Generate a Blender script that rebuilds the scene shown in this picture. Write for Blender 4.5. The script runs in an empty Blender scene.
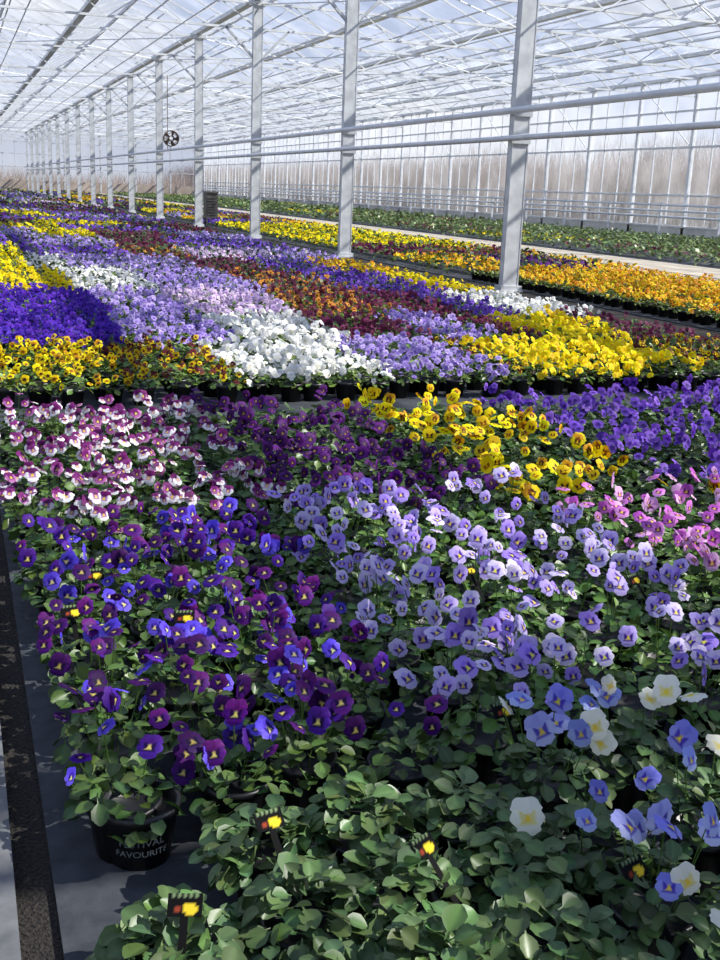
import bpy, math, numpy as np
from mathutils import Matrix, Vector
rng = np.random.default_rng(7)
scene = bpy.context.scene
try:
    scene.view_settings.view_transform = 'Standard'
    scene.view_settings.look = 'None'
except Exception: pass

def lin(c):
    c = np.array(c, float)/255.0
    return np.where(c <= 0.04045, c/12.92, ((c+0.055)/1.055)**2.4)

# ------------------------------------------------------------ materials
def new_mat(name):
    m = bpy.data.materials.new(name); m.use_nodes = True
    nt = m.node_tree; nt.nodes.clear()
    out = nt.nodes.new('ShaderNodeOutputMaterial')
    return m, nt, out

def mat_noise(name, c1, c2, scale=8, rough=0.7, metallic=0.0, detail=6, bump=0.0, spec=0.5, stretch=None):
    m, nt, out = new_mat(name)
    b = nt.nodes.new('ShaderNodeBsdfPrincipled')
    tc = nt.nodes.new('ShaderNodeTexCoord')
    n = nt.nodes.new('ShaderNodeTexNoise'); n.inputs['Scale'].default_value = scale; n.inputs['Detail'].default_value = detail
    mp = nt.nodes.new('ShaderNodeMapping')
    if stretch: mp.inputs['Scale'].default_value = stretch
    nt.links.new(tc.outputs['Object'], mp.inputs['Vector']); nt.links.new(mp.outputs['Vector'], n.inputs['Vector'])
    r = nt.nodes.new('ShaderNodeValToRGB')
    r.color_ramp.elements[0].position = 0.35; r.color_ramp.elements[1].position = 0.65
    r.color_ramp.elements[0].color = (*lin(c1), 1); r.color_ramp.elements[1].color = (*lin(c2), 1)
    nt.links.new(n.outputs['Fac'], r.inputs['Fac']); nt.links.new(r.outputs['Color'], b.inputs['Base Color'])
    b.inputs['Roughness'].default_value = rough; b.inputs['Metallic'].default_value = metallic
    b.inputs['Specular IOR Level'].default_value = spec
    if bump > 0:
        bp = nt.nodes.new('ShaderNodeBump'); bp.inputs['Strength'].default_value = bump; bp.inputs['Distance'].default_value = 0.02
        nt.links.new(n.outputs['Fac'], bp.inputs['Height']); nt.links.new(bp.outputs['Normal'], b.inputs['Normal'])
    nt.links.new(b.outputs['BSDF'], out.inputs['Surface'])
    return m

def mat_attr(name, rough, transl, spec):
    m, nt, out = new_mat(name)
    a = nt.nodes.new('ShaderNodeAttribute'); a.attribute_name = 'Col'
    b = nt.nodes.new('ShaderNodeBsdfPrincipled')
    b.inputs['Roughness'].default_value = rough; b.inputs['Specular IOR Level'].default_value = spec
    t = nt.nodes.new('ShaderNodeBsdfTranslucent')
    mx = nt.nodes.new('ShaderNodeMixShader'); mx.inputs['Fac'].default_value = transl
    nt.links.new(a.outputs['Color'], b.inputs['Base Color']); nt.links.new(a.outputs['Color'], t.inputs['Color'])
    nt.links.new(b.outputs['BSDF'], mx.inputs[1]); nt.links.new(t.outputs['BSDF'], mx.inputs[2])
    nt.links.new(mx.outputs['Shader'], out.inputs['Surface'])
    return m

M_LEAF = mat_attr('leaf', 0.42, 0.16, 0.45)
M_PETAL = mat_attr('petal', 0.6, 0.34, 0.2)
M_TWIG = mat_attr('twig', 0.9, 0.0, 0.1)
M_POT = mat_noise('black_plastic_pot', (16,16,18), (26,26,28), 20, 0.42)
M_STEEL = mat_noise('galvanised_steel', (184,187,190), (212,215,217), 6, 0.5, 0.1, bump=0.02)
M_ALU = mat_noise('aluminium_bar', (210,213,215), (232,234,236), 4, 0.5, 0.0)
M_PIPE = mat_noise('painted_pipe', (208,211,216), (226,228,232), 3, 0.4, 0.0)
M_CONC = mat_noise('concrete', (160,150,134), (192,182,164), 3, 0.85, bump=0.15)
M_CONCD = mat_noise('concrete_kerb', (84,86,88), (112,113,114), 14, 0.8, bump=0.2)
M_MAT = mat_noise('ground_fabric', (42,46,52), (60,64,70), 18, 0.85, bump=0.3)
M_GRAV = mat_noise('dark_gravel', (20,17,15), (52,46,40), 120, 0.95, bump=1.0, detail=3)
M_OUT = mat_noise('outside_ground', (140,128,108), (160,148,126), 0.8, 0.95)
M_DARK = mat_noise('dark_metal', (66,64,64), (88,84,82), 9, 0.5, 0.1)
M_SILL = mat_noise('sill_panel', (200,198,190), (220,218,212), 2, 0.7)
M_BROWN = mat_noise('lower_panel', (160,146,134), (180,166,154), 1, 0.8)

def glass(name,a0,a1):
    m, nt, out = new_mat(name)
    tr = nt.nodes.new('ShaderNodeBsdfTransparent'); tr.inputs['Color'].default_value = (0.97,0.98,1,1)
    tl = nt.nodes.new('ShaderNodeBsdfTranslucent'); tl.inputs['Color'].default_value = (0.9,0.93,1,1)
    mx = nt.nodes.new('ShaderNodeMixShader')
    tc = nt.nodes.new('ShaderNodeTexCoord'); nz = nt.nodes.new('ShaderNodeTexNoise'); nz.inputs['Scale'].default_value = 0.9; nz.inputs['Detail'].default_value = 6
    mr = nt.nodes.new('ShaderNodeMapRange'); mr.inputs['From Min'].default_value = .35; mr.inputs['From Max'].default_value = .65
    mr.inputs['To Min'].default_value = a0; mr.inputs['To Max'].default_value = a1
    nt.links.new(tc.outputs['Object'], nz.inputs['Vector']); nt.links.new(nz.outputs['Fac'], mr.inputs['Value']); nt.links.new(mr.outputs['Result'], mx.inputs['Fac'])
    nt.links.new(tr.outputs[0], mx.inputs[1]); nt.links.new(tl.outputs[0], mx.inputs[2]); nt.links.new(mx.outputs[0], out.inputs['Surface'])
    return m
M_GLASS = glass('hazy_glass',.01,.15)
M_WGLASS = glass('hazy_wall_glass',.12,.24)  # stronger milky translucent mix than the roof panes, pales the view through

M_TAG, nt, out = new_mat('plant_tag_print')
b = nt.nodes.new('ShaderNodeBsdfPrincipled'); a = nt.nodes.new('ShaderNodeAttribute'); a.attribute_name = 'Col'
nt.links.new(a.outputs['Color'], b.inputs['Base Color']); b.inputs['Roughness'].default_value = .85; b.inputs['Specular IOR Level'].default_value=.1
nt.links.new(b.outputs[0], out.inputs['Surface'])

# ------------------------------------------------------------ mesh builder
class MB:
    def __init__(s): s.v=[]; s.q=[]; s.c=[]; s.m=[]; s.sm=[]; s.n=0
    def add(s, V, Q, C, mi, smooth=True):
        V=np.asarray(V,float).reshape(-1,3); Q=np.asarray(Q,int).reshape(-1,4)
        s.v.append(V); s.q.append(Q+s.n)
        C=np.asarray(C,float)
        if C.ndim==1: C=np.tile(C,(len(V),1))
        s.c.append(C); s.m.append(np.full(len(Q),mi)); s.sm.append(np.full(len(Q),smooth)); s.n+=len(V)
    def inst(s, TV, TQ, R, T, S, C, mi, smooth=True):
        m=len(T); n=len(TV)
        if m==0: return
        S=np.asarray(S,float)
        if S.ndim==1: S=S[:,None]
        L=TV[None]*S[:,None,:]
        V=np.einsum('mij,mnj->mni',R,L)+T[:,None]
        Q=(TQ[None]+(np.arange(m)*n)[:,None,None]).reshape(-1,4)
        s.add(V.reshape(-1,3),Q,np.broadcast_to(C,(m,n,3)).reshape(-1,3),mi,smooth)
    def build(s, name, mats):
        V=np.concatenate(s.v); Q=np.concatenate(s.q); C=np.concatenate(s.c); M=np.concatenate(s.m); SM=np.concatenate(s.sm)
        me=bpy.data.meshes.new(name)
        me.vertices.add(len(V)); me.vertices.foreach_set('co',V.astype(np.float32).ravel())
        me.loops.add(len(Q)*4); me.loops.foreach_set('vertex_index',Q.astype(np.int32).ravel())
        me.polygons.add(len(Q)); me.polygons.foreach_set('loop_start',(np.arange(len(Q))*4).astype(np.int32))
        try: me.polygons.foreach_set('loop_total',np.full(len(Q),4,np.int32))
        except Exception: pass
        for x in mats: me.materials.append(x)
        me.polygons.foreach_set('material_index',M.astype(np.int32))
        me.polygons.foreach_set('use_smooth',SM.astype(bool))
        at=me.color_attributes.new('Col','FLOAT_COLOR','POINT')
        at.data.foreach_set('color',np.concatenate([C,np.ones((len(C),1))],1).astype(np.float32).ravel())
        me.update(calc_edges=True); me.validate()
        ob=bpy.data.objects.new(name,me); scene.collection.objects.link(ob)
        return ob

BOXV=np.array([[-.5,-.5,0],[.5,-.5,0],[.5,.5,0],[-.5,.5,0],[-.5,-.5,1],[.5,-.5,1],[.5,.5,1],[-.5,.5,1]],float)
BOXQ=np.array([[0,3,2,1],[4,5,6,7],[0,1,5,4],[1,2,6,5],[2,3,7,6],[3,0,4,7]])
W3=np.array([1.,1,1])
def beam(mb,p0,p1,w=.05,h=.05,mi=0,upref=(0,0,1)):
    p0=np.array(p0,float);p1=np.array(p1,float);d=p1-p0;L=np.linalg.norm(d)
    if L<1e-6:return
    d/=L;u=np.array(upref,float)
    if abs(d@u)>.98:u=np.array([0,1.,0])
    x=np.cross(d,u);x/=np.linalg.norm(x);y=np.cross(x,d)
    V=p0+BOXV[:,0:1]*w*x+BOXV[:,1:2]*h*y+BOXV[:,2:3]*L*d
    mb.add(V,BOXQ,W3,mi,False)
def box(mb,lo,hi,mi=0):
    lo=np.array(lo,float);hi=np.array(hi,float)
    V=BOXV*(hi-lo)+np.array([(lo[0]+hi[0])/2,(lo[1]+hi[1])/2,lo[2]])
    mb.add(V,BOXQ,W3,mi,False)
def tube(mb,p0,p1,r=.03,n=8,mi=0):
    p0=np.array(p0,float);p1=np.array(p1,float);d=p1-p0;L=np.linalg.norm(d);d/=L
    u=np.array([0,0,1.]) if abs(d[2])<.9 else np.array([1.,0,0])
    x=np.cross(d,u);x/=np.linalg.norm(x);y=np.cross(x,d)
    a=np.arange(n)*2*math.pi/n
    c=np.cos(a)[:,None]*x*r+np.sin(a)[:,None]*y*r
    V=np.concatenate([p0+c,p1+c]);Q=[[i,(i+1)%n,n+(i+1)%n,n+i] for i in range(n)]
    mb.add(V,Q,W3,mi,True)

# ------------------------------------------------------------ templates
def grid_q(nr,nc,off=0):
    return [[off+i*nc+j,off+i*nc+j+1,off+(i+1)*nc+j+1,off+(i+1)*nc+j] for i in range(nr-1) for j in range(nc-1)]

def flower_hi():
    V=[];Q=[];K=[]
    S=[0,.18,.36,.52,.82,1.];Wd=[.06,.34,.7,.9,.98,.6]
    pet=[(30,1.0,.52,-.10,0),(-30,1.0,.52,-.07,0),(96,.86,.42,-.02,1),(-96,.86,.42,-.02,1),(180,.92,.60,.04,2)]
    for ang,L,W,z0,kind in pet:
        a=math.radians(ang);ax=np.array([math.sin(a),math.cos(a)]);cr=np.array([math.cos(a),-math.sin(a)])
        off=len(V)
        for i,s in enumerate(S):
            for t in (-1,-.5,0,.5,1):
                along=L*s*(1-.16*t*t*s); ac=W*Wd[i]*t
                if s==1. and t==0 and kind==2: along*=.93
                p=ax*along+cr*ac
                z=z0*(.3+.7*s)+.10*s*s-.22*s*s*s+.05*math.sin(5*t+ang)*s*s
                V.append([p[0],p[1],z])
                if i==0:k=3
                elif i==1:k=3 if (kind==2 and abs(t)<.8) else (2 if kind else 4)
                elif i==2:k=2 if kind else 4
                else:k=(5 if kind else 0) if i==5 else (1 if kind else 0)
                K.append(k)
        Q+=grid_q(6,5,off)
    return np.array(V),np.array(Q),np.array(K)
def flower_lo():
    V=[];Q=[];K=[]
    for ang,L,W,kind in [(32,1,.48,0),(-32,1,.48,0),(98,.86,.40,1),(-98,.86,.40,1),(180,.9,.56,1)]:
        a=math.radians(ang);ax=np.array([math.sin(a),math.cos(a)]);cr=np.array([math.cos(a),-math.sin(a)]);o=len(V)
        def P(s,t,z):
            p=ax*L*s+cr*W*t;return [p[0],p[1],z]
        V+= [P(.3,-.5,.03),P(.3,.5,.03),P(.75,-.95,.02),P(.75,.95,.02),P(1,-.4,-.08),P(1,.4,-.08)]
        kk=2 if kind else 4
        K+=[kk,kk,1 if kind else 0,1 if kind else 0,5 if kind else 0,5 if kind else 0]
        Q+=[[o,o+1,o+3,o+2],[o+2,o+3,o+5,o+4]]
    o=len(V)
    V+=[[-.24,-.26,.05],[.24,-.26,.05],[.24,.2,.05],[-.24,.2,.05]];K+=[2,2,2,2];Q+=[[o,o+1,o+2,o+3]]
    return np.array(V,float),np.array(Q),np.array(K)
def flower_far():
    V=np.array([[0,-.95,0],[.85,-.5,-.05],[.6,.75,-.05],[0,.2,.05],[-.6,.75,-.05],[-.85,-.5,-.05]],float)
    return V,np.array([[0,1,2,3],[0,3,4,5]]),np.array([5,1,0,2,0,1])
FH=flower_hi();FL=flower_lo();FF=flower_far()

def leaf_hi():
    V=[];K=[]
    SS=[0,.22,.34,.48,.62,.76,.88,.96,1.0];Wd=[.025,.035,.19,.29,.33,.31,.23,.12,.02]
    for i,s in enumerate(SS):
        for t in (-1,-.5,0,.5,1):
            w=Wd[i]*(1+(.05*(1 if i%2 else -1)*(abs(t)==1)))
            V.append([w*t,s,.10*t*t*Wd[i]/.33-.16*s*s+.012*(abs(t)==.5)*(1 if i%2 else -1)])
            K.append(1.28 if t==0 else (1.0 if abs(t)==.5 else .92))
    return np.array(V),np.array(grid_q(len(SS),5)),np.array(K)
def leaf_mid():
    V=[];K=[];SS=[0,.25,.5,.78,1];Wd=[.03,.12,.33,.31,.06]
    for i,s in enumerate(SS):
        for t in (-1,0,1):
            V.append([Wd[i]*t,s,.08*abs(t)-.16*s*s]);K.append(1.2 if t==0 else .92)
    return np.array(V),np.array(grid_q(5,3)),np.array(K)
def leaf_lo():
    return np.array([[0,0,0],[.4,.55,.03],[0,1,-.12],[-.4,.55,.03]],float),np.array([[0,1,2,3]]),np.array([.8,1,1.1,1.])
LH=leaf_hi();LM=leaf_mid();LL=leaf_lo()

def pot_t(n=16):
    prof=[(.30,0),(.42,.0),(.545,.86),(.575,.86),(.58,1.),(.52,1.),(.50,.86),(.0,.84)]
    V=[];Q=[]
    for r,z in prof:
        for k in range(n):
            a=2*math.pi*k/n;V.append([r*math.cos(a),r*math.sin(a),z])
    for i in range(len(prof)-1):
        for k in range(n):Q.append([i*n+k,i*n+(k+1)%n,(i+1)*n+(k+1)%n,(i+1)*n+k])
    return np.array(V),np.array(Q)
PT=pot_t()

def norm(a):return a/np.maximum(np.linalg.norm(a,axis=-1,keepdims=True),1e-9)
def frames_from_normal(n,upv,spin):
    ez=norm(n);ey=norm(upv-(upv*ez).sum(-1,keepdims=True)*ez);ex=np.cross(ey,ez)
    c=np.cos(spin)[:,None];s=np.sin(spin)[:,None]
    ex2=ex*c+ey*s;ey2=-ex*s+ey*c
    return np.stack([ex2,ey2,ez],-1)
def frames_leaf(d,n):
    ey=norm(d);ex=norm(np.cross(ey,n));ez=np.cross(ex,ey)
    return np.stack([ex,ey,ez],-1)

def ft(up,lo,bl,eye=(250,200,40),ub=None,edge=None):
    ub=ub or up; edge=edge or lo
    return np.array([lin(up),lin(lo),lin(bl),lin(eye),lin(ub),lin(edge)])
FT={
 'lavender':[ft((220,208,250),(212,200,248),(78,44,156),(250,226,90),(196,178,242),(234,226,252)),ft((192,172,240),(194,176,242),(70,30,146),(250,220,90),(170,144,228),(216,204,250)),ft((160,132,224),(164,140,230),(60,22,134),(250,220,90),(140,108,210),(190,170,240))],
 'deep_violet':[ft((74,26,134),(72,30,150),(28,6,70),(240,220,120),(70,20,120),(92,46,176)),ft((100,24,116),(84,22,124),(34,8,64),(230,210,120),(86,20,100),(112,36,140)),ft((86,66,206),(104,84,220),(34,16,120),(240,220,140),(70,40,180),(136,120,236)),ft((66,14,90),(60,14,96),(26,4,54),(200,180,100),(56,10,80),(80,24,116))],
 'white_magenta':[ft((108,28,98),(252,250,252),(196,160,200),(250,210,60),(90,18,84),(252,250,252)),ft((100,24,92),(248,242,248),(170,120,176),(250,210,60),(84,18,80),(252,248,252)),ft((122,44,114),(246,240,246),(160,100,166),(240,210,80),(100,26,96),(250,246,250)),ft((112,32,104),(170,96,160),(100,30,96),(240,210,80),(100,22,94),(230,206,228))],
 'dark_purple':[ft((70,16,90),(62,14,90),(26,4,44),(150,110,60),(54,8,72),(84,22,110)),ft((92,24,116),(78,18,108),(30,4,50),(160,120,60),(64,10,86),(98,28,132))],
 'yellow_dark':[ft((255,220,12),(255,222,14),(70,24,10),(250,190,20),(250,208,10),(255,230,30)),ft((255,212,10),(255,218,14),(150,80,14),(250,190,20)),ft((206,150,20),(255,220,14),(60,20,14),(250,190,20),(130,70,16))],
 'yellow':[ft((255,226,12),(255,230,16),(246,196,10),(244,186,10)),ft((254,220,8),(255,226,12),(230,170,10),(240,170,10))],
 'violet':[ft((118,76,196),(124,84,206),(60,24,130),(240,220,150),None,(148,112,220)),ft((134,90,200),(140,100,208),(70,30,140),(240,220,150)),ft((92,44,168),(98,50,176),(50,20,120),(240,220,150))],
 'blue_violet':[ft((74,36,170),(78,42,180),(40,14,110),(200,170,150)),ft((96,44,180),(98,52,190),(40,14,110),(200,170,150))],
 'pink':[ft((206,120,204),(218,146,218),(110,20,110),(250,210,80),None,(232,176,230)),ft((170,76,176),(196,110,198),(100,16,100),(250,210,80)),ft((226,170,226),(232,184,234),(140,50,130),(250,210,80))],
 'pink_white':[ft((226,204,232),(234,216,238),(184,140,204),(250,220,100)),ft((212,184,226),(220,198,232),(166,120,194),(250,220,100))],
 'light_blue':[ft((150,164,240),(180,194,248),(110,104,214),(250,220,80),None,(204,214,252)),ft((172,176,240),(196,202,248),(90,80,190),(250,220,80)),ft((236,236,220),(244,242,222),(232,222,150),(250,210,60)),ft((132,134,228),(152,156,236),(80,64,186),(250,220,80))],
 'white':[ft((246,246,242),(250,250,246),(240,234,206),(250,224,90)),ft((238,238,240),(246,246,244),(234,230,214),(250,224,90))],
 'lilac':[ft((188,168,226),(194,176,232),(134,102,198),(250,230,140)),ft((162,138,214),(172,150,222),(112,76,178),(250,230,140))],
 'burgundy':[ft((98,34,66),(104,36,70),(52,14,40),(180,120,40)),ft((120,40,84),(114,38,78),(52,14,40),(180,120,40))],
 'burgundy_yellow':[ft((84,22,36),(216,176,24),(90,30,20),(240,190,30),None,(236,206,40)),ft((100,30,40),(110,34,44),(60,14,20),(240,190,30)),ft((234,194,20),(244,208,24),(110,50,20),(240,190,30))],
 'orange':[ft((250,188,20),(252,202,24),(180,100,14),(250,190,30)),ft((230,140,20),(244,168,24),(130,60,14),(250,190,30)),ft((252,212,24),(254,218,34),(190,120,14),(250,190,30))],
 'orange_burgundy':[ft((212,136,50),(230,170,60),(120,50,26),(250,190,30)),ft((112,38,56),(118,46,60),(60,16,28),(220,160,30)),ft((98,32,62),(102,36,66),(50,14,30),(200,150,30))],
}
def leafcol(n,base=(78,108,56),var=.38):
    b=lin(base);f=1+var*rng.normal(0,.6,(n,1));f=np.clip(f,.4,1.9)
    hue=np.stack([1+.25*rng.normal(0,.5,n),np.ones(n),1+.25*rng.normal(0,.5,n)],1)
    return b*f*np.clip(hue,.6,1.5)
FACE=np.array([-.06,-.62,.60])

def add_flowers(mb,P,kind,size,T,spread=.46,jit=.35,face=FACE):
    TV,TQ,TK=T;n=len(P)
    if n==0:return
    pal=np.array(FT[kind]);ci=rng.integers(0,len(pal),n)
    nrm=norm(face+rng.normal(0,spread,(n,3)));nrm[:,2]=np.maximum(nrm[:,2],-.05);nrm=norm(nrm)
    R=frames_from_normal(nrm,np.tile([0,0,1.],(n,1))+rng.normal(0,.1,(n,3)),rng.normal(0,jit,n))
    S=size*rng.uniform(.68,1.18,n)
    C=pal[ci][:,TK]*np.clip(1+.14*rng.normal(0,1,(n,1,1)),.6,1.3)
    mb.inst(TV,TQ,R,P,S,np.clip(C,0,.93),1)

def make_plants(mb,pos,kind,nfl,nleaf,fT,lT,fsize=.027,lsize=.045,R=.115,H=.13,base=(78,108,56),pots=True,stems=False,fz=(.01,.05)):
    pos=np.array(pos,float);m=len(pos)
    if m==0:return
    hs=rng.uniform(.74,1.16,m)
    n=m*nleaf;pid=np.repeat(np.arange(m),nleaf)
    az=rng.uniform(0,2*math.pi,n);rr=R*np.sqrt(rng.uniform(0,1,n))
    q=rr/R
    z=.095+H*hs[pid]*(1-.65*q**2)*rng.uniform(.2,1,n)**.6-.02
    P=np.stack([pos[pid,0]+rr*np.cos(az),pos[pid,1]+rr*np.sin(az),z],1)
    laz=az+rng.normal(0,.8,n);el=np.radians(34-50*q+rng.normal(0,18,n))
    d=np.stack([np.cos(laz)*np.cos(el),np.sin(laz)*np.cos(el),np.sin(el)],1)
    nn=norm(np.array([0,-.1,1.])+rng.normal(0,.36,(n,3)))
    Rm=frames_leaf(d,nn)
    TV,TQ,TK=lT
    S=lsize*rng.uniform(.6,1.2,n)
    P=P-d*(S*.5)[:,None]
    C=leafcol(n,base)[:,None,:]*TK[None,:,None]
    mb.inst(TV,TQ,Rm,P,S,C,0)
    if nfl>0:
        k=rng.poisson(nfl*rng.uniform(.5,1.45,m));pid=np.repeat(np.arange(m),k);n=len(pid)
        az=rng.uniform(0,2*math.pi,n);rr=R*1.02*np.sqrt(rng.uniform(0,1,n));q=rr/R
        z=.095+H*hs[pid]*(1-.55*q**2)+rng.uniform(fz[0],fz[1],n)
        P=np.stack([pos[pid,0]+rr*np.cos(az),pos[pid,1]+rr*np.sin(az),z],1)
        add_flowers(mb,P,kind,fsize,fT)
        if stems:
            g=lin((92,120,56))
            for a in range(n):
                p=P[a];b0=np.array([pos[pid[a],0]+(p[0]-pos[pid[a],0])*.5,pos[pid[a],1]+(p[1]-pos[pid[a],1])*.5+.01,.1])
                m1=np.array([p[0],p[1]+.012,p[2]-.02]);top=p+np.array([0,.006,-.002])
                w=np.array([.0013,0,0]);w2=np.array([0,.0013,0])
                mb.add([b0-w,b0+w,m1+w,m1-w,top+w,top-w,b0-w2,b0+w2,m1+w2,m1-w2],[[0,1,2,3],[3,2,4,5],[6,7,8,9]],g,0)
    if pots:
        Rm=np.tile(np.eye(3),(m,1,1))
        T=np.concatenate([pos[:,:2],np.full((m,1),.012)],1)
        mb.inst(PT[0],PT[1],Rm,T,np.tile([.12,.12,.105],(m,1)),np.tile(lin((20,20,22)),(m,1))[:,None,:],2)

def gridpos(x0,x1,y0,y1,sp=.19,j=.018):
    nx=max(1,int(round((x1-x0)/sp)));ny=max(1,int(round((y1-y0)/sp)))
    P=[]
    for i in range(nx):
        for k in range(ny):
            P.append([x0+(i+.5)*(x1-x0)/nx+rng.normal(0,j),y0+(k+.5)*(y1-y0)/ny+rng.normal(0,j)])
    return P
PM=[M_LEAF,M_PETAL,M_POT]
def patch(label,rects,kind,nfl,nleaf,fT,lT,filt=None,**kw):
    mb=MB();P=[]
    for r in rects:P+=gridpos(*r)
    if filt:P=[p for p in P if filt(p)]
    make_plants(mb,P,kind,nfl,nleaf,fT,lT,**kw)
    return mb.build(label,PM)

# ------------------------------------------------------------ near bed
patch('pansy_plants_in_bud',[(.17,.92,.95,1.68)],'lavender',0.0,165,FH,LH,lsize=.049,base=(80,104,60),R=.115,H=.125,
      filt=lambda p:p[0]>.17+max(0,(p[1]-1.3))*.55)
patch('pansy_plants_light_blue',[(.92,1.9,.95,1.74)],'light_blue',6,110,FH,LH,lsize=.047,base=(70,94,52),R=.112,fsize=.031,stems=True,fz=(.01,.09))
patch('pansy_plants_deep_violet',[(.16,.88,1.74,3.3)],'deep_violet',8.5,82,FH,LH,lsize=.043,base=(70,94,44),R=.11,stems=True,fz=(-.01,.055),fsize=.0265)
patch('pansy_plants_lavender',[(.88,1.85,1.78,3.35)],'lavender',8,76,FH,LH,lsize=.043,base=(80,110,48),R=.112,stems=True,fz=(.0,.07),fsize=.0285)
patch('pansy_plants_pink',[(1.87,2.6,1.78,3.35)],'pink',6.5,60,FH,LM,base=(84,114,50),stems=True,fsize=.028)
patch('pansy_plants_white_and_magenta',[(.14,1.0,3.34,5.1)],'white_magenta',9.5,60,FH,LM,base=(72,98,44),stems=True,fsize=.0265)
patch('pansy_plants_dark_purple',[(1.0,1.75,3.38,5.1)],'dark_purple',7,56,FH,LM,base=(62,86,38))
patch('pansy_plants_yellow_dark_eye',[(1.75,2.5,3.38,5.1),(2.62,3.2,2.6,3.3)],'yellow_dark',4.8,58,FH,LM,base=(70,96,42),fsize=.033)
patch('pansy_plants_violet',[(2.5,4.4,3.4,5.1)],'violet',7,48,FL,LM,base=(64,88,42),fsize=.026)

# ------------------------------------------------------------ middle beds
bands=[(5.95,7.3,[(.1,.85,'yellow_dark'),(.85,1.5,'burgundy_yellow'),(1.5,2.38,'white'),(2.38,3.15,'lilac'),(3.15,3.4,'burgundy_yellow'),(3.4,4.6,'yellow'),(4.6,5.6,'burgundy_yellow')]),
 (7.35,8.8,[(.1,1.05,'blue_violet'),(1.05,1.8,'lilac'),(1.8,2.6,'white'),(2.6,3.3,'burgundy'),(3.3,3.8,'lilac'),(3.8,4.25,'burgundy'),(4.25,5.0,'yellow'),(5.0,5.6,'burgundy')]),
 (8.85,10.8,[(.1,1.15,'blue_violet'),(1.15,1.8,'lilac'),(1.8,2.7,'pink_white'),(2.7,3.6,'orange_burgundy'),(3.6,4.3,'burgundy'),(4.3,4.8,'violet'),(4.8,5.6,'white')])]
names={'yellow_dark':'pansy_plants_yellow_dark_eye','burgundy_yellow':'pansy_plants_burgundy_and_yellow','white':'pansy_plants_white','lilac':'pansy_plants_lilac','yellow':'pansy_plants_yellow','blue_violet':'pansy_plants_blue_violet','burgundy':'pansy_plants_burgundy','pink_white':'pansy_plants_pale_pink','orange_burgundy':'pansy_plants_orange_and_burgundy','violet':'pansy_plants_violet','orange':'pansy_plants_orange'}
for y0,y1,cells in bands:
    for x0,x1,k in cells:
        dens={'white':16,'yellow':15,'lilac':12.5,'blue_violet':17,'yellow_dark':9.5,'burgundy_yellow':9,'pink_white':13}.get(k,9)
        fs={'white':.026,'yellow':.027,'burgundy_yellow':.022,'burgundy':.024}.get(k,.025)
        patch(names[k],[(x0,x1,y0,y1)],k,dens,38,FL,LM,base=(88,112,44),R=.106,fsize=fs,fz=(-.025,.035))

# ------------------------------------------------------------ distant beds
def carpet(mb,x0,x1,y0,y1,kind,df,dl,fs,ls,T=FF,base=(76,94,46),zt=.2):
    A=(x1-x0)*(y1-y0)
    n=int(A*dl);P=np.stack([rng.uniform(x0,x1,n),rng.uniform(y0,y1,n),rng.uniform(.06,zt+.015,n)],1)
    d=norm(np.stack([rng.normal(0,1,n),rng.normal(0,1,n),rng.normal(.3,.4,n)],1))
    Rm=frames_leaf(d,norm(np.array([0,0,1.])+rng.normal(0,.3,(n,3))))
    mb.inst(LL[0],LL[1],Rm,P,ls*rng.uniform(.7,1.2,n),leafcol(n,base)[:,None,:]*LL[2][None,:,None],0)
    if df>0:
        n=int(A*df);X=rng.uniform(x0,x1,n);Y=rng.uniform(y0,y1,n)
        hump=.028*np.cos(X*2*math.pi/.19)+.028*np.cos(Y*2*math.pi/.19)
        P=np.stack([X,Y,zt-.02+hump+rng.uniform(-.02,.02,n)],1)
        add_flowers(mb,P,kind,fs,T,spread=.4)
mb=MB()
D=[(10.9,13.6,[(.1,1.1,'yellow'),(1.1,1.9,'white'),(1.9,3.0,'lilac'),(3.0,4.0,'orange_burgundy'),(4.0,5.0,'violet'),(5.0,5.6,'yellow')]),
   (13.75,16,[(.1,.8,'yellow'),(.8,1.3,'white'),(1.3,2.9,'lilac'),(2.9,3.9,'burgundy'),(3.9,4.8,'violet'),(4.8,5.6,'orange')]),
   (16.15,18.5,[(.1,.9,'yellow'),(.9,2.4,'violet'),(2.4,3.3,'orange_burgundy'),(3.3,4.6,'pink_white'),(4.6,5.6,'lilac')]),
   (18.7,21.4,[(.1,1.2,'violet'),(1.2,2.5,'lilac'),(2.5,3.6,'burgundy'),(3.6,5.6,'violet')]),
   (21.6,24.5,[(.1,1.5,'lilac'),(1.5,2.6,'yellow'),(2.6,4.2,'burgundy'),(4.2,5.6,'lilac')])]
for y0,y1,cells in D:
    for x0,x1,k in cells:
        dk={'burgundy':.65,'orange_burgundy':.65,'violet':.8}.get(k,1.)
        carpet(mb,x0,x1,y0,y1,k,(260 if y0<16 else 150)*dk,340 if y0<16 else 260,.026 if y0<16 else .033,.055 if y0<16 else .07,T=FL if y0<13 else FF)
kinds=['violet','lilac','dark_purple','burgundy','yellow','dark_purple','blue_violet','burgundy','lilac','pink_white','burgundy','violet','orange_burgundy','yellow']
y=24.7
while y<107:
    dy=2.6 if y<45 else 4.5
    x=.1
    while x<5.6:
        w=min(rng.uniform(1.1,2.8),5.6-x)
        s=.043 if y<45 else .08
        carpet(mb,x,x+w,y,y+dy-.25,kinds[rng.integers(len(kinds))],68 if y<45 else 24,130 if y<45 else 42,s,.1 if y<45 else .17)
        x+=w
    y+=dy
mb.build('pansy_plants_mixed_colours',PM)

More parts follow.
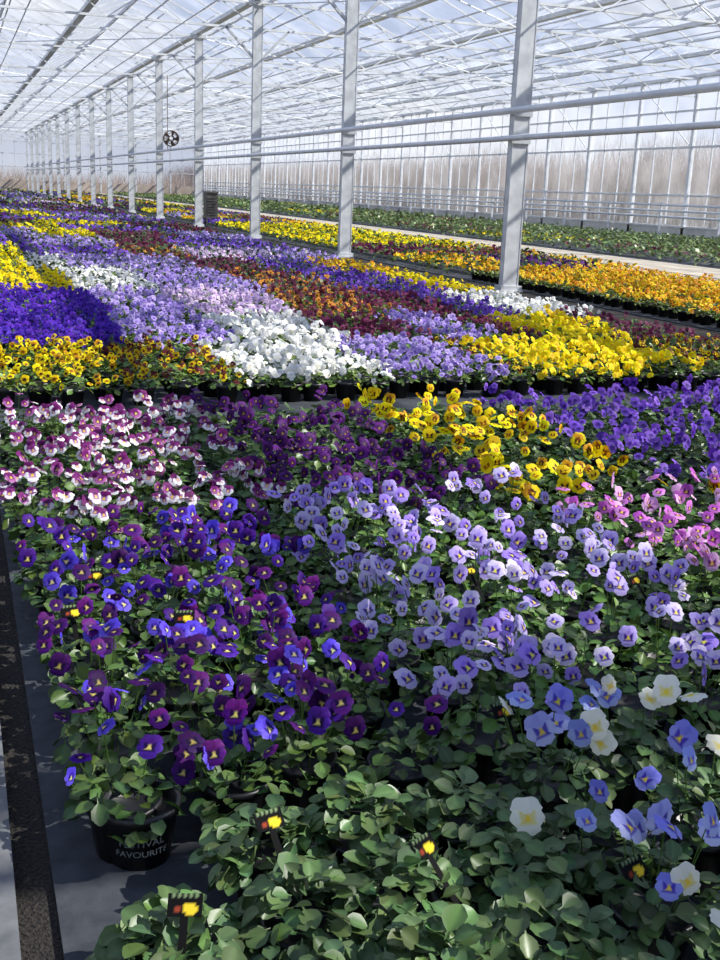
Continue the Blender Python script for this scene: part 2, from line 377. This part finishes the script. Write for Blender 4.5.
patch('pansy_plants_orange',[(7.1,9.9,8.0,15.0)],'orange',9.5,30,FL,LM,base=(92,112,40),fsize=.025,fz=(-.01,.03))
mb=MB()
y=15.6
seq=['burgundy','orange_burgundy','burgundy','orange','violet','burgundy','yellow','dark_purple','burgundy','violet','orange','lilac']
while y<105:
    dy=2.8 if y<45 else 6
    x=7.1
    while x<10.4:
        w=min(rng.uniform(1.2,2.4),10.5-x)
        k='yellow' if (21<y<31 and rng.random()<.8) else seq[rng.integers(len(seq))]
        carpet(mb,x,x+w,y,y+dy-.25,k,95 if y<45 else 27,130 if y<45 else 42,.042 if y<45 else .08,.1 if y<45 else .17,base=(86,108,44))
        x+=w
    y+=dy
mb.build('pansy_plants_mixed_bed',PM)
mb=MB()
for x0 in np.arange(14.0,22.6,1.5):
    for y0 in np.arange(8,106,6.0):
        far=y0>40
        kk='yellow' if rng.random()<.35 else 'burgundy'
        carpet(mb,x0,x0+1.25,y0,y0+5.5,kk,(6 if far else 8) if rng.random()<.25 else 0,24 if far else 80,.05 if not far else .08,.2 if far else .12,base=(112,130,74))
mb.build('young_bedding_plants',PM)
mb=MB()
for x0 in (-5.8,-4.3,-2.8):
    for y0 in np.arange(-2,60,4.0):
        carpet(mb,x0,x0+1.4,y0,y0+3.8,kinds[rng.integers(len(kinds))],60,80,.045,.1)
mb.build('pansy_plants_assorted',PM)

# ------------------------------------------------------------ ground
def slab(name,x0,x1,y0,y1,z0,z1,mat):
    mb=MB();box(mb,(x0,y0,z0),(x1,y1,z1));return mb.build(name,[mat])
slab('floor',-13.6,23.8,-7,113,-.2,0,M_GRAV)
slab('outside_ground',-80,140,-60,260,-.5,-.21,M_OUT)
slab('concrete_walkway',-1.25,.04,-6.8,112.8,-.01,.03,M_CONCD)
slab('ground_fabric',.105,5.75,-6.8,112.8,-.01,.012,M_MAT)
slab('ground_fabric',7.0,10.6,-6.8,112.8,-.01,.012,M_MAT)
slab('ground_fabric',-13.4,-1.4,-6.8,112.8,-.01,.012,M_MAT)
slab('concrete_path',10.75,13.7,-6.8,112.8,-.01,.03,M_CONC)
slab('ground_fabric',13.8,23.0,-6.8,112.8,-.01,.012,M_MAT)

# ------------------------------------------------------------ steel posts
PY=[13.1+6.66*k for k in range(-3,16)]
ZG=5.4;ZR=6.15
def post_mesh():
    mb=MB()
    box(mb,(-.10,-.06,0),(.10,-.04,ZG-.1));box(mb,(-.112,-.065,0),(-.098,.065,ZG-.1));box(mb,(.098,-.065,0),(.112,.065,ZG-.1))
    box(mb,(-.112,.055,0),(-.06,.065,ZG-.1));box(mb,(.06,.055,0),(.112,.065,ZG-.1))
    box(mb,(-.16,-.12,0),(.16,.12,.025));box(mb,(-.15,-.1,.0),(.15,.1,.08))
    for z in (1.92,2.25):box(mb,(-.13,-.085,z-.06),(.13,-.05,z+.06))
    box(mb,(-.18,-.09,ZG-.18),(.18,.09,ZG-.08))
    beam(mb,(-.1,0,4.1),(-.75,0,4.72),.05,.05);beam(mb,(.1,0,4.1),(.75,0,4.72),.05,.05)
    return mb
first=None
for X in (6.8,-10.2):
    for y in PY[1:-1]:
        if first is None:first=post_mesh().build('steel_post',[M_STEEL]);o=first
        else:
            o=bpy.data.objects.new('steel_post',first.data);scene.collection.objects.link(o)
        o.location=(X,y,0)
for z,r in ((1.92,.036),(2.25,.04)):
    mb=MB();tube(mb,(6.64,-6.5,z),(6.64,112.5,z),r,10);mb.build('pipe_rail',[M_PIPE])

# ------------------------------------------------------------ roof structure
mb=MB()
GX=[6.8+3.4*k for k in range(-6,6)]
Y0,Y1=PY[0],PY[-1]
for y in PY:
    beam(mb,(GX[0],y,5.28),(GX[-1],y,5.28),.055,.055);beam(mb,(GX[0],y,4.72),(GX[-1],y,4.72),.05,.05)
    x=GX[0];up=True
    while x<GX[-1]-.01:
        beam(mb,(x,y,4.72 if up else 5.28),(x+.85,y,5.28 if up else 4.72),.025,.025);up=not up;x+=.85
for gx in GX:
    box(mb,(gx-.09,Y0,ZG-.06),(gx+.09,Y1,ZG+.04))
for a in range(len(GX)-1):
    xm=(GX[a]+GX[a+1])/2
    box(mb,(xm-.035,Y0,ZR-.03),(xm+.035,Y1,ZR+.05))
    ys=np.arange(Y0,Y1+.01,6.66/4)
    for i,y in enumerate(ys):
        w=.03
        beam(mb,(GX[a],y,ZG),(xm,y,ZR),w,.045);beam(mb,(GX[a+1],y,ZG),(xm,y,ZR),w,.045)
    for i,y in enumerate(ys[:-3:4]):
        s=1 if (i+a)%2 else -1
        x0=xm;x1=xm+s*1.0;z1=ZR-.12
        beam(mb,(x0,y+1.1,ZR+.05),(x1,y+1.1,z1),.03,.03);beam(mb,(x0,y+3.3,ZR+.05),(x1,y+3.3,z1),.03,.03);beam(mb,(x1,y+1.1,z1),(x1,y+3.3,z1),.035,.035)
        beam(mb,(x1,y+2.2,z1),(xm-s*.2,y+2.2,5.3),.02,.02)
    tube(mb,(xm-.15,Y0,5.35),(xm-.15,Y1,5.35),.022,6)
for x in np.arange(GX[0]+1.7,GX[-1],3.4):
    beam(mb,(x,Y0,4.74),(x,Y1,4.74),.022,.022)
for k in range(0,len(PY)-1,2):
    for a in range(0,len(GX)-2,2):
        beam(mb,(GX[a],PY[k],5.25),(GX[a+2],PY[k+1],5.25),.025,.025);beam(mb,(GX[a+2],PY[k],5.25),(GX[a],PY[k+1],5.25),.025,.025)
mb.build('greenhouse_roof_frame',[M_ALU])
mb=MB()
for a in range(len(GX)-1):
    xm=(GX[a]+GX[a+1])/2
    mb.add([[GX[a],Y0,ZG+.04],[xm,Y0,ZR+.04],[xm,Y1,ZR+.04],[GX[a],Y1,ZG+.04]],[[0,1,2,3]],W3,0,False)
    mb.add([[GX[a+1],Y0,ZG+.04],[xm,Y0,ZR+.04],[xm,Y1,ZR+.04],[GX[a+1],Y1,ZG+.04]],[[0,1,2,3]],W3,0,False)
mb.build('ceiling',[M_GLASS])

# ------------------------------------------------------------ walls
def sidewall(name,X,sgn):
    mb=MB()
    for y in np.arange(Y0,Y1+.01,3.33):
        box(mb,(X-.06,y-.07,0),(X+.06,y+.07,ZG))
    for y in np.arange(Y0,Y1+.01,1.11):
        box(mb,(X-.025,y-.02,.5),(X+.025,y+.02,ZG))
    for z in (1.5,3.1,4.3,ZG-.05):
        box(mb,(X-.03,Y0,z-.03),(X+.03,Y1,z+.03))
    box(mb,(X-.06,Y0,0),(X+.06,Y1,.4),1)
    box(mb,(X-.09,Y0,.4),(X+.09,Y1,.46),0)
    mb.add([[X+.01,Y0,.45],[X+.01,Y1,.45],[X+.01,Y1,ZG],[X+.01,Y0,ZG]],[[0,1,2,3]],W3,2,False)
    for y in np.arange(Y0,Y1-3,6.66):
        beam(mb,(X-sgn*.06,y,3.1),(X-sgn*.06,y+3.33,ZG-.1),.03,.03)
    o=mb.build(name,[M_ALU,M_SILL,M_WGLASS]);return o
sidewall('wall_right',23.8,1);sidewall('wall_left',-13.6,-1)
def endwall(name,Y):
    mb=MB()
    for x in GX:
        box(mb,(x-.07,Y-.06,0),(x+.07,Y+.06,ZG))
    for x in np.arange(GX[0],GX[-1]+.01,3.4/3):
        box(mb,(x-.02,Y-.025,1.0),(x+.02,Y+.025,ZG))
    for z in (2.2,3.4,4.5,ZG-.05):box(mb,(GX[0],Y-.03,z-.03),(GX[-1],Y+.03,z+.03))
    box(mb,(GX[0],Y-.04,0),(GX[-1],Y+.04,1.0),1)
    mb.add([[GX[0],Y+.01,1],[GX[-1],Y+.01,1],[GX[-1],Y+.01,ZG],[GX[0],Y+.01,ZG]],[[0,1,2,3]],W3,2,False)
    for a in range(len(GX)-1):
        xm=(GX[a]+GX[a+1])/2;beam(mb,(xm,Y,ZG),(xm,Y,ZR),.04,.04)
        mb.add([[GX[a],Y,ZG],[xm,Y,ZR],[GX[a+1],Y,ZG],[xm,Y,ZG]],[[0,3,2,1]],W3,2,False)
    return mb.build(name,[M_STEEL,M_BROWN,M_WGLASS])
endwall('wall_far',Y1);endwall('wall_back',Y0)
mb=MB()
for z in (.75,.95,1.15):tube(mb,(23.5,Y0+.3,z),(23.5,Y1-.3,z),.04,8)
for y in np.arange(Y0+1,Y1,3.33):
    box(mb,(23.46,y-.03,.0),(23.54,y+.03,1.22))
mb.build('heating_pipes',[M_PIPE])

# ------------------------------------------------------------ bare hedgerows outside
def hedge(name,x0,x1,y0,y1,n,hmin,hmax,horiz_y,cols):
    mb=MB()
    P=np.stack([rng.uniform(x0,x1,n),rng.uniform(y0,y1,n),np.full(n,-.25)],1)
    H=rng.uniform(hmin,hmax,n)*(1+.08*np.sin(P[:,0 if not horiz_y else 1]*.35)+.05*np.sin(P[:,0 if not horiz_y else 1]*.9))
    lean=np.clip(rng.normal(0,.24,(n,2))*H[:,None],-1.3,1.3);w=rng.uniform(.008,.024,n)
    c=np.array([lin(x) for x in cols])[rng.integers(0,len(cols),n)]
    ax=np.array([0,1.,0]) if horiz_y else np.array([1.,0,0])
    top=P+np.stack([lean[:,0],lean[:,1],H],1);mid=P+np.stack([lean[:,0]*.35,lean[:,1]*.35,H*.5],1)
    V=np.stack([P-ax*w[:,None],P+ax*w[:,None],mid+ax*w[:,None]*.8,mid-ax*w[:,None]*.8,top+ax*w[:,None]*.2,top-ax*w[:,None]*.2],1)
    Q=(np.array([[0,1,2,3],[3,2,4,5]])[None]+(np.arange(n)*6)[:,None,None]).reshape(-1,4)
    mb.add(V.reshape(-1,3),Q,np.repeat(c,6,axis=0),0)
    return mb.build(name,[M_TWIG])
BR=[(172,150,138),(158,136,124),(182,162,150),(156,148,126)]
hedge('bare_hedgerow',26,31,-8,150,110000,.5,4.0,True,BR)
hedge('bare_hedgerow',-25,40,122,128,9000,1.0,2.6,False,BR)
hedge('bare_hedgerow',-22,-17,-8,120,8000,1.2,3.4,True,BR)

# ------------------------------------------------------------ fan and cabinet
mb=MB()
R0=.25;n=28;cx,cy,cz=7.05,38.9,2.68
for yy,rr in ((-.1,R0),(.1,R0),(-.12,.18),(-.12,.09)):
    for k in range(n):
        a=2*math.pi*k/n;b2=2*math.pi*(k+1)/n
        beam(mb,(cx+rr*math.cos(a),cy+yy,cz+rr*math.sin(a)),(cx+rr*math.cos(b2),cy+yy,cz+rr*math.sin(b2)),.02,.02)
for k in range(n):
    a=2*math.pi*k/n;b2=2*math.pi*(k+1)/n
    mb.add([[cx+R0*math.cos(a),cy-.1,cz+R0*math.sin(a)],[cx+R0*math.cos(b2),cy-.1,cz+R0*math.sin(b2)],[cx+R0*math.cos(b2),cy+.1,cz+R0*math.sin(b2)],[cx+R0*math.cos(a),cy+.1,cz+R0*math.sin(a)]],[[0,1,2,3]],W3,0)
for k in range(5):
    a=2*math.pi*k/5
    ca,sa=math.cos(a),math.sin(a)
    mb.add([[cx+.05*ca,cy-.02,cz+.05*sa],[cx+.24*ca-.08*sa,cy-.05,cz+.24*sa+.08*ca],[cx+.25*ca+.06*sa,cy+.04,cz+.25*sa-.06*ca],[cx+.06*ca+.04*sa,cy+.03,cz+.06*sa-.04*ca]],[[0,1,2,3]],W3,0)
tube(mb,(cx,cy-.12,cz),(cx,cy+.12,cz),.09,12);beam(mb,(cx-.2,cy,cz),(6.9,cy,cz),.03,.03);beam(mb,(6.93,cy,cz-.4),(6.93,cy,4.7),.02,.02)
mb.build('circulation_fan',[mat_noise('rusty_fan',(96,78,66),(120,98,84),9,.6)])
mb=MB()
box(mb,(7.05,33.2,.25),(7.4,33.55,1.0));box(mb,(7.03,33.17,.98),(7.42,33.58,1.03))
for xx in (7.08,7.37):
    for yy in (33.23,33.52):box(mb,(xx-.02,yy-.02,0),(xx+.02,yy+.02,.26))
for z in np.arange(.35,.9,.08):box(mb,(7.09,33.18,z),(7.36,33.2,z+.03))
mb.build('control_cabinet',[M_DARK])

# ------------------------------------------------------------ plant tags & pot label
tags=[(.44,1.54,.2),(.26,1.36,-.3),(1.72,2.42,.4),(.22,2.55,.1),(1.0,1.80,.2),(.47,2.45,-.2),(.66,1.40,.5),(1.35,1.55,.3),(.30,2.8,0),(1.3,2.6,.3),(.95,1.25,.3)]
for tx,ty,r in tags:
    mb=MB();nx,ny=13,9;V=[];C=[]
    for j in range(ny):
        for i in range(nx):
            u=i/(nx-1)-.5;v=j/(ny-1)
            V.append([u*.05,0,v*.032]);c=(14,14,16)
            if (u-.16)**2*1.3+(v-.34)**2<.06:c=(226,196,50)
            if (u+.22)**2*2+(v-.3)**2<.012:c=(140,60,40)
            if v>.8 and abs(u)<.42 and i%2==0:c=(120,140,100)
            C.append(lin(c))
    mb.add(V,grid_q(ny,nx),np.array(C),0,False)
    V2=np.array(V)+np.array([0,.0012,0]);mb.add(V2,grid_q(ny,nx),lin((20,20,20)),0,False)
    mb.add([[-.006,0.0006,-.12],[.006,0.0006,-.12],[.006,0.0006,0],[-.006,0.0006,0]],[[0,1,2,3]],lin((16,16,16)),0,False)
    o=mb.build('plant_tag',[M_TAG]);o.location=(tx,ty,.184);o.rotation_euler=(-.8,0,r)

mb=MB()
px,py=.262,1.79
mb.inst(PT[0],PT[1],np.eye(3)[None],np.array([[px,py,.012]]),np.array([[.128,.128,.112]]),np.ones((1,1,3))*.02,0)
pot=mb.build('printed_plant_pot',[M_POT])
M_TXT=mat_noise('pot_print',(110,120,125),(136,146,150),5,.6)
for line,z,sz in (('FESTIVAL',.066,.021),('FAVOURITE',.044,.019)):
    cu=bpy.data.curves.new('t','FONT');cu.body=line;cu.size=sz;cu.align_x='CENTER'
    to=bpy.data.objects.new('t',cu);scene.collection.objects.link(to)
    dg=bpy.context.evaluated_depsgraph_get();me=bpy.data.meshes.new_from_object(to.evaluated_get(dg))
    bpy.data.objects.remove(to)
    for v in me.vertices:
        zz=z+v.co.y;r=.128*(.42+.125*(zz-.012)/(.86*.112))+.0016
        a=-math.pi/2-.1+v.co.x/r
        v.co=(px+r*math.cos(a),py+r*math.sin(a),zz)
    me.materials.append(M_TXT)
    o=bpy.data.objects.new('pot_lettering',me);scene.collection.objects.link(o);o.parent=pot

# ------------------------------------------------------------ light
w=bpy.data.worlds.new('sky');scene.world=w;w.use_nodes=True;nt=w.node_tree;nt.nodes.clear()
o=nt.nodes.new('ShaderNodeOutputWorld');bg=nt.nodes.new('ShaderNodeBackground')
tc=nt.nodes.new('ShaderNodeTexCoord');sx=nt.nodes.new('ShaderNodeSeparateXYZ');nt.links.new(tc.outputs['Generated'],sx.inputs[0])
r1=nt.nodes.new('ShaderNodeValToRGB');r1.color_ramp.elements[0].position=.0;r1.color_ramp.elements[1].position=.45
r1.color_ramp.elements[0].color=(*lin((222,230,246)),1);r1.color_ramp.elements[1].color=(*lin((112,154,222)),1)
nt.links.new(sx.outputs['Z'],r1.inputs['Fac'])
mp=nt.nodes.new('ShaderNodeMapping');mp.inputs['Scale'].default_value=(1,1,3)
nz=nt.nodes.new('ShaderNodeTexNoise');nz.inputs['Scale'].default_value=3.2;nz.inputs['Detail'].default_value=8
nt.links.new(tc.outputs['Generated'],mp.inputs[0]);nt.links.new(mp.outputs[0],nz.inputs['Vector'])
r2=nt.nodes.new('ShaderNodeValToRGB');r2.color_ramp.elements[0].position=.45;r2.color_ramp.elements[1].position=.7
nt.links.new(nz.outputs['Fac'],r2.inputs['Fac'])
mx=nt.nodes.new('ShaderNodeMix');mx.data_type='RGBA';nt.links.new(r2.outputs['Color'],mx.inputs[0])
nt.links.new(r1.outputs['Color'],mx.inputs[6]);mx.inputs[7].default_value=(*lin((240,242,246)),1)
nt.links.new(mx.outputs[2],bg.inputs['Color']);bg.inputs['Strength'].default_value=.88
nt.links.new(bg.outputs[0],o.inputs[0])
sun=bpy.data.lights.new('sun','SUN');sun.energy=8.0;sun.angle=.009;sun.color=(1,.96,.88)
so=bpy.data.objects.new('sun',sun);scene.collection.objects.link(so)
sd=Vector((.72,-.27,.64)).normalized();so.rotation_euler=sd.to_track_quat('Z','Y').to_euler();so.location=(40,0,40)

# ------------------------------------------------------------ camera
cam=bpy.data.cameras.new('camera');co=bpy.data.objects.new('camera',cam);scene.collection.objects.link(co)
cam.sensor_fit='VERTICAL';cam.sensor_height=24;cam.lens=24*1100/960;cam.clip_end=500
right=Vector((.9409,-.3366,.0387)).normalized();up=Vector((.0503,.2516,.9665));back=right.cross(up).normalized();up=back.cross(right).normalized()
M=Matrix.Identity(4)
for i in range(3):M[i][0]=right[i];M[i][1]=up[i];M[i][2]=back[i]
M[0][3],M[1][3],M[2][3]=0,0,1.2
co.matrix_world=M
scene.camera=co
